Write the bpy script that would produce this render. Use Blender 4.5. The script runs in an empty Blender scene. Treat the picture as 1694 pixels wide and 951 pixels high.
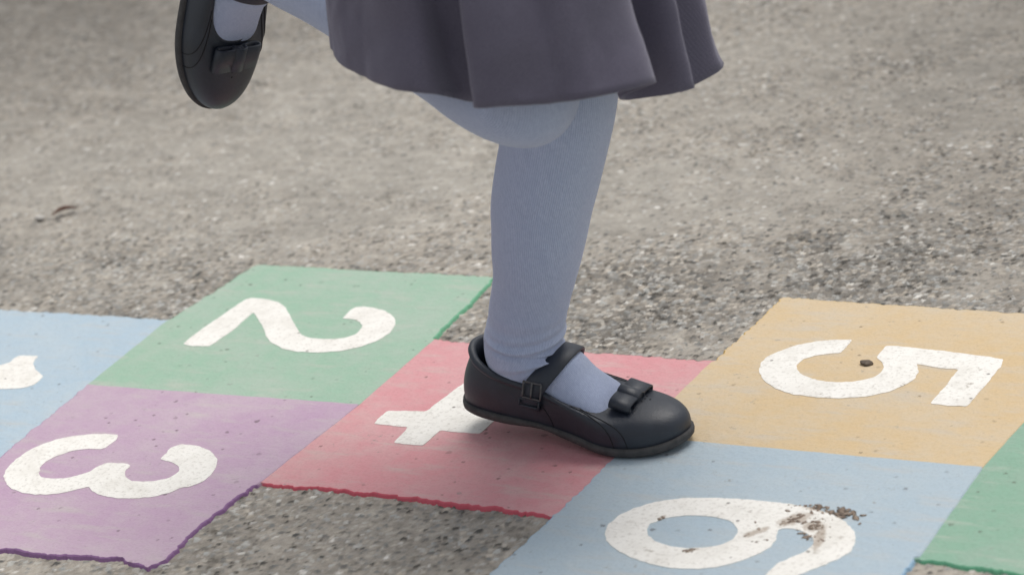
import bpy, bmesh, math, random
import numpy as np
from mathutils import Vector, Matrix
R = math.radians
random.seed(7); rng = np.random.default_rng(11)
S = bpy.context.scene
COL = S.collection

# ------------------------------------------------------------------ camera
# World: x runs along the hopscotch path, y across it, z up, metres; one painted square is 0.28 m.
cd = bpy.data.cameras.new("camera"); cam = bpy.data.objects.new("camera", cd); COL.objects.link(cam)
cam.matrix_world = Matrix(((0.8696, -0.0544, 0.4908, 1.4073), (0.4707, 0.3917, -0.7906, -1.5200),
                           (-0.1492, 0.9185, 0.3663, 0.8247), (0, 0, 0, 1)))
cd.sensor_width = 36; cd.lens = 85.0; cd.clip_start = 0.05; cd.clip_end = 2000
cd.dof.use_dof = True; cd.dof.focus_distance = 1.95; cd.dof.aperture_fstop = 6.7
S.camera = cam
# ------------------------------------------------------------------ sky and sun (overcast)
SUN_EL, SUN_AZ = R(72), R(75)            # azimuth of the sun counted from +x towards +y: behind the child
w = bpy.data.worlds.new("World"); S.world = w; w.use_nodes = True
nt = w.node_tree; bg = nt.nodes["Background"]
sky = nt.nodes.new("ShaderNodeTexSky"); sky.sky_type = 'NISHITA'; sky.sun_disc = False
sky.sun_elevation = SUN_EL; sky.sun_rotation = R(90) - SUN_AZ
sky.air_density = 1.0; sky.dust_density = 3.0; sky.ozone_density = 1.0
hs = nt.nodes.new("ShaderNodeHueSaturation"); hs.inputs["Saturation"].default_value = 0.22
nt.links.new(sky.outputs[0], hs.inputs["Color"]); nt.links.new(hs.outputs[0], bg.inputs["Color"])
bg.inputs["Strength"].default_value = 0.105
sd = bpy.data.lights.new("sun", 'SUN'); sd.energy = 1.5; sd.angle = R(38); sd.color = (1.0, 0.965, 0.92)
sun = bpy.data.objects.new("sun", sd); COL.objects.link(sun)
dirv = Vector((math.cos(SUN_EL)*math.cos(SUN_AZ), math.cos(SUN_EL)*math.sin(SUN_AZ), math.sin(SUN_EL)))
sun.rotation_euler = dirv.to_track_quat('Z', 'Y').to_euler(); sun.location = dirv*6
vs_ = S.view_settings
vs_.view_transform = 'Standard'; vs_.look = 'None'; vs_.gamma = 1; vs_.use_curve_mapping = False
vs_.exposure = 0.33
S.cycles.use_denoising = True

# ------------------------------------------------------------------ node helpers
class NT:
    def __init__(s, name):
        s.m = bpy.data.materials.new(name); s.m.use_nodes = True; s.t = s.m.node_tree
        s.b = s.t.nodes["Principled BSDF"]; s.co = s.t.nodes.new("ShaderNodeTexCoord").outputs["Object"]
    def n(s, ty, **kw):
        o = s.t.nodes.new(ty)
        for k, v in kw.items():
            if k in o.inputs.keys() if isinstance(k, str) else False: s.put(o.inputs[k], v)
            else: setattr(o, k, v)
        return o
    def put(s, inp, v):
        if isinstance(v, bpy.types.NodeSocket): s.t.links.new(v, inp)
        else: inp.default_value = v
    def noise(s, scale, detail=4, rough=.55, vec=None):
        o = s.t.nodes.new("ShaderNodeTexNoise"); s.put(o.inputs["Vector"], vec or s.co)
        o.inputs["Scale"].default_value = scale; o.inputs["Detail"].default_value = detail; o.inputs["Roughness"].default_value = rough
        return o.outputs["Fac"]
    def vor(s, scale, feature='F1', vec=None):
        o = s.t.nodes.new("ShaderNodeTexVoronoi"); o.feature = feature; s.put(o.inputs["Vector"], vec or s.co); o.inputs["Scale"].default_value = scale
        return o
    def rng(s, v, a, b, c=0., d=1., smooth=True):
        o = s.t.nodes.new("ShaderNodeMapRange"); o.interpolation_type = 'SMOOTHSTEP' if smooth else 'LINEAR'
        s.put(o.inputs["Value"], v)
        for i, x in zip(("From Min", "From Max", "To Min", "To Max"), (a, b, c, d)): o.inputs[i].default_value = x
        return o.outputs["Result"]
    def mix(s, f, a, b, mode='MIX'):
        o = s.t.nodes.new("ShaderNodeMix"); o.data_type = 'RGBA'; o.blend_type = mode
        s.put(o.inputs["Factor"], f)
        s.put(o.inputs[6], (*a, 1) if isinstance(a, tuple) and len(a) == 3 else a)
        s.put(o.inputs[7], (*b, 1) if isinstance(b, tuple) and len(b) == 3 else b)
        return o.outputs[2]
    def math(s, op, a, b=0.):
        o = s.t.nodes.new("ShaderNodeMath"); o.operation = op; s.put(o.inputs[0], a); s.put(o.inputs[1], b); return o.outputs[0]
    def attr(s, name):
        o = s.t.nodes.new("ShaderNodeAttribute"); o.attribute_name = name; return o
    def bump(s, h, dist, strength=1., prev=None):
        o = s.t.nodes.new("ShaderNodeBump"); s.put(o.inputs["Height"], h); o.inputs["Distance"].default_value = dist
        o.inputs["Strength"].default_value = strength
        if prev is not None: s.put(o.inputs["Normal"], prev)
        return o.outputs["Normal"]
    def out(s, col=None, rough=None, normal=None, **kw):
        if col is not None: s.put(s.b.inputs["Base Color"], (*col, 1) if isinstance(col, tuple) and len(col) == 3 else col)
        if rough is not None: s.put(s.b.inputs["Roughness"], rough)
        if normal is not None: s.put(s.b.inputs["Normal"], normal)
        for k, v in kw.items(): s.put(s.b.inputs[k.replace("_", " ")], v)
        return s.m

def mk_asphalt():
    t = NT("asphalt")
    col = t.attr("stone").outputs["Color"]
    # outside the finely modelled area the same surface goes on as texture
    v = t.vor(190); n1 = t.noise(2.2, 5); n2 = t.noise(900, 2)
    tex = t.mix(t.rng(v.outputs["Distance"], .25, .75), t.mix(t.noise(150, 1), (.26, .25, .23), (.46, .44, .40)), (.13, .122, .11))
    tex = t.mix(t.rng(n1, .4, .65, 0, .55), tex, (.36, .345, .31))
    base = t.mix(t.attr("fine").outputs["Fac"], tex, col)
    base = t.mix(t.rng(n2, .3, .7, 0., .35), base, t.mix(1, base, (.62, .61, .6), 'MULTIPLY'))
    h = t.math('ADD', t.math('MULTIPLY', t.noise(700, 3), .6), t.math('MULTIPLY', t.noise(250, 2), .5))
    return t.out(base, .88, t.bump(h, .0012, .8), Specular_IOR_Level=.3)

def mk_paint(name, c, worn, edge):
    t = NT(name)
    n1 = t.noise(9, 5, .6); n2 = t.noise(60, 5, .65); n3 = t.noise(420, 3, .6)
    dust = (.50, .475, .43)
    f = t.math('ADD', t.math('MULTIPLY', t.rng(n1, .38, .66), .45), t.math('MULTIPLY', t.rng(n2, .36, .70), .40))
    col = t.mix(f, c, worn)
    # streaks of wear along the path
    mp = t.n("ShaderNodeMapping"); t.put(mp.inputs["Vector"], t.co); mp.inputs["Scale"].default_value = (14, 70, 40); mp.inputs["Rotation"].default_value = (0, 0, R(-28))
    st = t.noise(1.0, 5, .62, mp.outputs[0])
    col = t.mix(t.rng(st, .5, .74, 0, .45), col, dust)
    col = t.mix(t.rng(n3, .45, .75, 0, .30), col, t.mix(1, col, (.70, .68, .66), 'MULTIPLY'))
    col = t.mix(t.rng(t.math('ADD', t.attr("edge").outputs["Fac"], t.math('MULTIPLY', t.math('SUBTRACT', n2, .5), .9)), .35, .75, 0, .9), col, edge)
    # scattered bits of grit and pits
    for sc, lim, rad in ((26, .46, .085), (48, .68, .13), (95, .83, .20)):
        v = t.vor(sc); sep = t.n("ShaderNodeSeparateColor"); t.put(sep.inputs[0], v.outputs["Color"])
        d = t.math('ADD', v.outputs["Distance"], t.math('MULTIPLY', t.math('SUBTRACT', t.noise(sc*9, 2), .5), rad*1.6))
        m = t.math('MULTIPLY', t.rng(d, rad*.45, rad, 1, 0), t.math('GREATER_THAN', sep.outputs[0], lim))
        m = t.math('MULTIPLY', m, t.rng(sep.outputs[1], 0, 1, .35, .95))
        col = t.mix(m, col, t.mix(.35, (.085, .065, .055), c))
    wt = t.math('MULTIPLY', t.rng(t.noise(85, 5, .72), .635, .70), t.rng(n1, .40, .55))
    col = t.mix(t.math('MULTIPLY', wt, .55), col, (.25, .235, .215))
    mp2 = t.n("ShaderNodeMapping"); t.put(mp2.inputs["Vector"], t.co); mp2.inputs["Scale"].default_value = (1, 1, 1)
    vv = t.vor(165, 'SMOOTH_F1').outputs['Distance']
    h = t.math('ADD', t.math('SUBTRACT', n2, t.math('MULTIPLY', vv, .4)), t.math('ADD', t.math('MULTIPLY', n3, .35), t.math('MULTIPLY', t.noise(180, 3), .5)))
    return t.out(col, t.rng(n2, .3, .7, .62, .8), t.bump(h, .0014, .7), Specular_IOR_Level=.35)

def mk_white():
    t = NT("white_paint")
    def stain(col):
        out = None
        for (cx, cy, rx, ry, a) in ((.738, -.112, .018, .010, R(50)), (.758, -.0935, .030, .006, R(-5)), (.757, -.119, .012, .010, 0), (.718, -.136, .016, .005, R(52)), (.766, -.134, .006, .022, R(12)), (.683, -.171, .007, .0035, R(40)), (.641, -.130, .003, .006, 0)):
            mp_ = t.n("ShaderNodeMapping"); mp_.vector_type = 'TEXTURE'; t.put(mp_.inputs["Vector"], t.co)
            mp_.inputs["Location"].default_value = (cx, cy, .002); mp_.inputs["Rotation"].default_value = (0, 0, a); mp_.inputs["Scale"].default_value = (rx, ry, 1)
            ln = t.n("ShaderNodeVectorMath"); ln.operation = 'LENGTH'; t.put(ln.inputs[0], mp_.outputs[0])
            g = t.rng(ln.outputs["Value"], .25, 1.5, 1, 0); out = g if out is None else t.math('MAXIMUM', out, g)
        k = t.rng(t.math('ADD', out, t.math('MULTIPLY', t.math('SUBTRACT', t.noise(230, 5, .7), .5), 1.5)), .45, .95, 0, .72)
        return t.mix(k, col, (.36, .285, .22))
    n1 = t.noise(38, 5, .65); n2 = t.noise(300, 3, .6); n3 = t.noise(12, 3)
    col = t.mix(t.rng(n1, .40, .68, 0, .7), (.82, .80, .75), (.70, .675, .62))
    col = t.mix(t.rng(n2, .50, .70, 0, .55), col, (.52, .49, .44))
    m = t.math('MULTIPLY', t.rng(t.noise(75, 5, .7), .60, .72), t.rng(n3, .45, .6))
    col = t.mix(t.math('MULTIPLY', m, .7), col, (.36, .32, .27))
    v = t.vor(60); sep = t.n("ShaderNodeSeparateColor"); t.put(sep.inputs[0], v.outputs["Color"])
    pm = t.math('MULTIPLY', t.rng(v.outputs["Distance"], .05, .12, 1, 0), t.math('GREATER_THAN', sep.outputs[0], .8))
    col = t.mix(t.math('MULTIPLY', pm, .8), col, (.12, .10, .09))
    col = stain(col)
    h = t.math('ADD', n1, t.math('MULTIPLY', n2, .5))
    return t.out(col, .7, t.bump(h, .0012, .7), Specular_IOR_Level=.35)

def mk_tights():
    t = NT("grey_tights_knit")
    uv = t.t.nodes.new("ShaderNodeUVMap").outputs[0]
    mp = t.n("ShaderNodeMapping"); t.put(mp.inputs["Vector"], uv); mp.inputs["Scale"].default_value = (150, 240, 1)
    wv = t.n("ShaderNodeTexWave"); wv.wave_type = 'BANDS'; wv.bands_direction = 'X'; t.put(wv.inputs["Vector"], mp.outputs[0]); wv.inputs["Scale"].default_value = .32; wv.inputs["Distortion"].default_value = 1.2; wv.inputs["Detail"].default_value = 2; wv.inputs["Detail Scale"].default_value = 2
    mp3 = t.n('ShaderNodeMapping'); t.put(mp3.inputs['Vector'], t.co); mp3.inputs['Scale'].default_value = (1, 1, .45)
    n = t.noise(430, 5, .8, mp3.outputs[0]); n2 = t.noise(60, 4)
    col = t.mix(t.rng(t.math('ADD', t.math('MULTIPLY', n, .75), t.math('MULTIPLY', wv.outputs['Fac'], .25)), .36, .64), (.41, .475, .665), (.60, .665, .85))
    col = t.mix(t.rng(n2, .35, .7, 0, .4), col, (.465, .535, .73))
    h = t.math('ADD', t.math('MULTIPLY', wv.outputs["Fac"], .5), n)
    return t.out(col, .92, t.bump(h, .0008, .8), Specular_IOR_Level=.1, Sheen_Weight=1.0, Sheen_Roughness=.42, Sheen_Tint=(.82, .87, 1, 1))

def mk_cloth(name, a, b, sheen=.35):
    t = NT(name)
    n = t.noise(1500, 3, .7); n2 = t.noise(25, 3)
    uv = t.t.nodes.new("ShaderNodeUVMap").outputs[0]
    mp = t.n("ShaderNodeMapping"); t.put(mp.inputs["Vector"], uv); mp.inputs["Scale"].default_value = (1500, 400, 1); mp.inputs["Rotation"].default_value = (0, 0, R(38))
    wv = t.n("ShaderNodeTexWave"); t.put(wv.inputs["Vector"], mp.outputs[0]); wv.inputs["Scale"].default_value = .2
    col = t.mix(t.rng(n, .3, .7), a, b)
    col = t.mix(t.rng(n2, .35, .65, 0, .25), col, t.mix(1, col, (.8, .78, .82), 'MULTIPLY'))
    return t.out(col, .9, t.bump(t.math('ADD', n, t.math('MULTIPLY', wv.outputs["Fac"], .35)), .0004, .5), Specular_IOR_Level=.12, Sheen_Weight=sheen, Sheen_Roughness=.5, Sheen_Tint=(.9, .88, 1, 1))

def mk_leather():
    t = NT("black_leather")
    n = t.noise(380, 4, .6); v = t.vor(1300); n2 = t.noise(40, 4)
    col = t.mix(t.rng(n2, .4, .7), (.0085, .0140, .025), (.017, .0245, .039))
    col = t.mix(t.rng(t.noise(160, 5, .7), .62, .75, 0, .5), col, (.05, .05, .05))
    h = t.math('ADD', t.math('MULTIPLY', v.outputs["Distance"], .6), n)
    return t.out(col, t.rng(n2, .3, .7, .42, .54), t.bump(h, .0004, .45), Specular_IOR_Level=.7)

def mk_plain(name, c, rough, c2=None, scale=120, metal=0., spec=.4, bump=.0004):
    t = NT(name); n = t.noise(scale, 4, .6)
    return t.out(t.mix(t.rng(n, .3, .7), c, c2 or tuple(x*.7 for x in c)), rough, t.bump(n, bump, .6), Metallic=metal, Specular_IOR_Level=spec)

M = dict(asphalt=mk_asphalt(), white=mk_white(), tights=mk_tights(),
    skirt=mk_cloth("dark_grey_skirt_cloth", (.122, .114, .156), (.174, .163, .216)),
    knit=mk_cloth("navy_knit", (.015, .02, .045), (.025, .03, .06)),
    leather=mk_leather(), sole=mk_plain("rubber_sole", (.045, .044, .046), .75, (.075, .073, .072)),
    lining=mk_plain("shoe_lining", (.02, .026, .035), .8), seam=mk_plain("stitching", (.008, .009, .011), .7),
    metal=mk_plain("dark_metal", (.10, .10, .105), .38, (.16, .155, .15), metal=.6),
    mud=mk_plain("dried_mud", (.16, .115, .085), .95, (.33, .27, .215), 160), pebble=mk_plain("dark_stone", (.075, .058, .045), .8, (.17, .135, .105), 300),
    leaf=mk_plain("dead_leaf", (.085, .042, .032), .8, (.15, .08, .055), 200), chip=mk_plain("pale_stone", (.55, .53, .49), .8, (.42, .40, .37), 300),
    skin=mk_plain("skin", (.62, .40, .31), .5, (.58, .36, .28), 60), hair=mk_plain("brown_hair", (.09, .05, .03), .5, (.14, .08, .045), 90),
    eye=mk_plain("eye", (.05, .03, .02), .1))
PAINT = dict(
    blue=mk_paint("pale_blue_paint", (.385, .495, .58), (.46, .535, .58), (.32, .48, .64)),
    green=mk_paint("green_paint", (.295, .455, .34), (.395, .475, .40), (.15, .42, .25)),
    purple=mk_paint("purple_paint", (.46, .315, .43), (.51, .41, .465), (.25, .12, .28)),
    red=mk_paint("red_paint", (.62, .275, .295), (.61, .38, .38), (.60, .09, .13)),
    orange=mk_paint("orange_yellow_paint", (.595, .445, .255), (.58, .49, .365), (.66, .45, .15)),
    lblue=mk_paint("light_blue_paint", (.38, .468, .53), (.435, .50, .535), (.29, .45, .60)),
    green7=mk_paint("mid_green_paint", (.225, .39, .285), (.30, .40, .325), (.11, .36, .21)))

# ------------------------------------------------------------------ mesh helpers
def link(name, me, mat=None, parent=None, smooth=True):
    o = bpy.data.objects.new(name, me); COL.objects.link(o)
    if mat is not None:
        for m_ in (mat if isinstance(mat, (list, tuple)) else [mat]): me.materials.append(m_)
    if smooth and len(me.polygons): me.polygons.foreach_set("use_smooth", [True]*len(me.polygons))
    if parent is not None: o.parent = parent
    return o
def pyd(name, V, F):
    me = bpy.data.meshes.new(name); me.from_pydata([tuple(map(float, v)) for v in V], [], [tuple(f) for f in F]); me.update(); return me
def tag(o, label=None, cat=None, group=None, kind=None):
    for k, v in (("label", label), ("category", cat), ("group", group), ("kind", kind)):
        if v: o[k] = v
    return o
def empty(name, loc=(0, 0, 0)):
    o = bpy.data.objects.new(name, None); COL.objects.link(o); o.location = loc; o.empty_display_size = .05; return o
def crom(P, n, closed=False):
    """Catmull-Rom through the rows of P, n samples per span."""
    P = np.asarray(P, float); N = len(P); out = []
    for i in range(N if closed else N-1):
        if closed: a, b, c, d = P[(i-1) % N], P[i], P[(i+1) % N], P[(i+2) % N]
        else: a, b, c, d = P[max(i-1, 0)], P[i], P[i+1], P[min(i+2, N-1)]
        for k in range(n):
            t = k/n
            out.append(.5*(2*b+(c-a)*t+(2*a-5*b+4*c-d)*t*t+(3*b-a-3*c+d)*t**3))
    if not closed: out.append(P[-1])
    return np.array(out)
def resample(P, n, closed=True):
    Q = np.vstack([P, P[:1]]) if closed else P
    d = np.r_[0, np.cumsum(np.linalg.norm(np.diff(Q, axis=0), axis=1))]
    u = np.linspace(0, d[-1], n, endpoint=not closed)
    return np.stack([np.interp(u, d, Q[:, k]) for k in range(Q.shape[1])], 1)
def grid_faces(nr, nc, wrap=True):
    F = []
    for i in range(nr-1):
        for j in range(nc if wrap else nc-1):
            j2 = (j+1) % nc
            F.append((i*nc+j, i*nc+j2, (i+1)*nc+j2, (i+1)*nc+j))
    return F
def tube(P, r, seg=10, flat=1., up=None, cap=True):
    """Round or flattened tube along points P; returns verts, faces."""
    P = np.asarray(P, float); V = []; n = len(P); T = np.gradient(P, axis=0); T /= np.linalg.norm(T, axis=1)[:, None]+1e-12
    rr = np.broadcast_to(np.asarray(r, float), (n,))
    a = np.array(up if up is not None else (0.0123, .0456, 1.))
    for i in range(n):
        x = np.cross(a, T[i]); x /= np.linalg.norm(x)+1e-12; y = np.cross(T[i], x)
        for k in range(seg):
            th = 2*math.pi*k/seg
            V.append(P[i]+rr[i]*(math.cos(th)*x+math.sin(th)*y*flat))
    F = grid_faces(n, seg)
    if cap: F += [tuple(range(seg-1, -1, -1)), tuple((n-1)*seg+k for k in range(seg))]
    return V, F
def merge(parts):
    V, F = [], []
    for v, f in parts:
        o = len(V); V += list(v); F += [tuple(i+o for i in q) for q in f]
    return V, F
def set_uv(me, UV):
    l = me.uv_layers.new(name="UVMap"); idx = np.empty(len(me.loops), np.int32); me.loops.foreach_get("vertex_index", idx)
    uv = np.asarray(UV, np.float32)[idx]
    for q in me.polygons:                                   # the strip where the winding closes
        a = uv[q.loop_start:q.loop_start+q.loop_total, 0]
        if len(a) == 4 and a.max()-a.min() > .5: a[a < .5] += 1
    l.data.foreach_set("uv", uv.ravel())
def vnoise(x, y, seed=0):
    xi = np.floor(x).astype(np.int64); yi = np.floor(y).astype(np.int64); fx = x-xi; fy = y-yi
    fx = fx*fx*(3-2*fx); fy = fy*fy*(3-2*fy)
    def hsh(a, b): return hash2(a, b, seed)
    return (hsh(xi, yi)*(1-fx)+hsh(xi+1, yi)*fx)*(1-fy)+(hsh(xi, yi+1)*(1-fx)+hsh(xi+1, yi+1)*fx)*fy
def hash2(a, b, seed):
    h = (a*374761393+b*668265263+seed*2147483647+1013904223).astype(np.int64) & 0xffffffff
    h = ((h ^ (h >> 13))*1274126177) & 0xffffffff
    h = ((h ^ (h >> 16))*2246822519) & 0xffffffff
    return ((h ^ (h >> 15)) & 0xffffff)/float(0xffffff)
def fbm(x, y, f, oct_=4, seed=0):
    s = 0; a = .5
    for k in range(oct_):
        s = s+a*vnoise(x*f, y*f, seed+k); f *= 2.03; a *= .5
    return s/(1-.5**oct_)

# ------------------------------------------------------------------ painted outlines, metres on the ground
SHAPES = {
  '2': [(0.0463,0.0860),(0.0586,0.0825),(0.0776,0.0855),(0.0786,0.1203),(0.0749,0.1556),(0.0745,0.1622),(0.0794,0.1586),(0.0986,0.1398),(0.1224,0.1142),(0.1345,0.1033),(0.1545,0.0923),(0.1737,0.0891),(0.1943,0.0909),(0.2137,0.0966),(0.2289,0.1090),(0.2376,0.1245),(0.2400,0.1406),(0.2370,0.1545),(0.2297,0.1680),(0.2205,0.1780),(0.2079,0.1860),(0.1941,0.1906),(0.1806,0.1920),(0.1728,0.1892),(0.1717,0.1807),(0.1741,0.1638),(0.1836,0.1643),(0.1936,0.1609),(0.2031,0.1526),(0.2076,0.1420),(0.2081,0.1325),(0.2014,0.1234),(0.1887,0.1189),(0.1692,0.1177),(0.1541,0.1240),(0.1411,0.1365),(0.1260,0.1523),(0.1005,0.1786),(0.0858,0.1884),(0.0691,0.1935),(0.0552,0.1943),(0.0480,0.1926),(0.0462,0.1878),(0.0457,0.1570),(0.0446,0.1183)],
  '3': [(0.1087,-0.0942),(0.1121,-0.1026),(0.1118,-0.1074),(0.1124,-0.1182),(0.1089,-0.1216),(0.0950,-0.1235),(0.0845,-0.1299),(0.0771,-0.1400),(0.0738,-0.1515),(0.0759,-0.1617),(0.0826,-0.1723),(0.0900,-0.1773),(0.1013,-0.1781),(0.1124,-0.1748),(0.1209,-0.1684),(0.1270,-0.1606),(0.1278,-0.1500),(0.1316,-0.1431),(0.1391,-0.1411),(0.1491,-0.1404),(0.1563,-0.1416),(0.1581,-0.1465),(0.1579,-0.1504),(0.1611,-0.1563),(0.1675,-0.1628),(0.1759,-0.1662),(0.1847,-0.1662),(0.1967,-0.1627),(0.2061,-0.1556),(0.2084,-0.1467),(0.2058,-0.1395),(0.1992,-0.1330),(0.1896,-0.1289),(0.1764,-0.1270),(0.1748,-0.1167),(0.1723,-0.1051),(0.1771,-0.0993),(0.1849,-0.0978),(0.1975,-0.0988),(0.2094,-0.1032),(0.2195,-0.1092),(0.2288,-0.1179),(0.2359,-0.1295),(0.2394,-0.1417),(0.2398,-0.1543),(0.2342,-0.1656),(0.2280,-0.1669),(0.2242,-0.1765),(0.2140,-0.1861),(0.2002,-0.1927),(0.1849,-0.1955),(0.1714,-0.1950),(0.1613,-0.1934),(0.1515,-0.1883),(0.1443,-0.1830),(0.1392,-0.1878),(0.1299,-0.1969),(0.1195,-0.2027),(0.1053,-0.2056),(0.0915,-0.2055),(0.0770,-0.2008),(0.0628,-0.1920),(0.0527,-0.1823),(0.0463,-0.1703),(0.0433,-0.1562),(0.0426,-0.1400),(0.0466,-0.1255),(0.0553,-0.1127),(0.0673,-0.1040),(0.0814,-0.0980),(0.0960,-0.0947)],
  '5': [(0.6659,0.1933),(0.6662,0.1673),(0.6557,0.1640),(0.6467,0.1584),(0.6388,0.1502),(0.6377,0.1391),(0.6410,0.1304),(0.6486,0.1225),(0.6611,0.1156),(0.6732,0.1125),(0.6865,0.1131),(0.7006,0.1185),(0.7095,0.1269),(0.7126,0.1365),(0.7108,0.1468),(0.7052,0.1566),(0.6980,0.1631),(0.6981,0.1867),(0.7046,0.1877),(0.7573,0.1837),(0.8015,0.1772),(0.8032,0.1639),(0.8024,0.1268),(0.7997,0.0890),(0.7849,0.0877),(0.7703,0.0893),(0.7720,0.1215),(0.7718,0.1526),(0.7547,0.1527),(0.7346,0.1569),(0.7420,0.1430),(0.7430,0.1297),(0.7388,0.1156),(0.7305,0.1024),(0.7160,0.0917),(0.6974,0.0849),(0.6779,0.0837),(0.6571,0.0850),(0.6372,0.0934),(0.6211,0.1071),(0.6115,0.1208),(0.6063,0.1370),(0.6074,0.1513),(0.6137,0.1635),(0.6227,0.1761),(0.6360,0.1853),(0.6517,0.1920)],
  '6': [(0.6430,-0.0984),(0.6687,-0.0929),(0.6863,-0.0906),(0.7057,-0.0899),(0.7253,-0.0901),(0.7432,-0.0928),(0.7605,-0.0980),(0.7750,-0.1062),(0.7867,-0.1186),(0.7930,-0.1320),(0.7953,-0.1459),(0.7905,-0.1590),(0.7828,-0.1702),(0.7750,-0.1814),(0.7660,-0.1951),(0.7606,-0.2056),(0.7521,-0.2087),(0.7488,-0.2038),(0.7493,-0.1934),(0.7504,-0.1752),(0.7563,-0.1655),(0.7634,-0.1555),(0.7655,-0.1454),(0.7620,-0.1352),(0.7537,-0.1284),(0.7435,-0.1251),(0.7348,-0.1256),(0.7325,-0.1293),(0.7366,-0.1421),(0.7366,-0.1543),(0.7317,-0.1663),(0.7221,-0.1793),(0.7101,-0.1892),(0.6963,-0.1953),(0.6795,-0.1975),(0.6618,-0.1955),(0.6435,-0.1900),(0.6274,-0.1813),(0.6152,-0.1715),(0.6080,-0.1605),(0.6051,-0.1483),(0.6068,-0.1337),(0.6139,-0.1204),(0.6248,-0.1088)],
  'hole': [(0.6371,-0.1490),(0.6357,-0.1404),(0.6421,-0.1313),(0.6536,-0.1244),(0.6665,-0.1208),(0.6808,-0.1203),(0.6930,-0.1241),(0.7023,-0.1322),(0.7059,-0.1389),(0.7056,-0.1502),(0.7004,-0.1587),(0.6904,-0.1652),(0.6793,-0.1691),(0.6650,-0.1691),(0.6524,-0.1645),(0.6426,-0.1579)],
  '1': [(-0.0864,0.0364),(-0.0853,0.0294),(-0.0798,0.0203),(-0.0678,0.0096),(-0.0499,-0.0013),(-0.0473,-0.0119),(-0.0464,-0.0186),(-0.0512,-0.0256),(-0.0621,-0.0306),(-0.0752,-0.0329),(-0.1402,-0.0377),(-0.1772,-0.0358),(-0.1996,0.0075),(-0.1447,0.0037),(-0.1127,0.0120),(-0.1076,0.0199),(-0.1095,0.0297),(-0.1084,0.0349),(-0.0981,0.0366)],
  'blue': [(-0.2846,0.1270),(-0.2104,0.1291),(-0.0047,0.1348),(0.0094,-0.0108),(0.0243,-0.1638),(-0.2556,-0.1716)],
  'green': [(0.0041,0.2724),(0.2750,0.2762),(0.2886,0.1349),(0.2921,-0.0001),(0.0094,-0.0108),(-0.0047,0.1348)],
  'purple': [(0.0094,-0.0108),(0.2921,-0.0001),(0.2877,-0.1462),(0.2834,-0.2204),(0.2881,-0.2751),(0.2818,-0.2860),(0.2629,-0.2846),(0.2510,-0.2797),(0.1967,-0.2862),(0.1391,-0.2903),(0.0374,-0.2992)],
  'red': [(0.2886,0.1349),(0.5641,0.1352),(0.5620,-0.0099),(0.5565,-0.1434),(0.4631,-0.1416),(0.3623,-0.1402),(0.2877,-0.1462),(0.2921,-0.0001)],
  'orange': [(0.5709,0.2708),(0.7899,0.2675),(0.8559,0.2665),(0.8491,0.0775),(0.8419,-0.0076),(0.5620,-0.0099),(0.5641,0.1352)],
  'lblue': [(0.5620,-0.0099),(0.8419,-0.0076),(0.8417,-0.1445),(0.8415,-0.2926),(0.5502,-0.2947),(0.5565,-0.1434)],
  'green7': [(0.8510,0.1353),(1.1307,0.1211),(1.1213,-0.1587),(0.9095,-0.1486),(0.8417,-0.1445),(0.8419,-0.0076),(0.8491,0.0775)],
}

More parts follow.
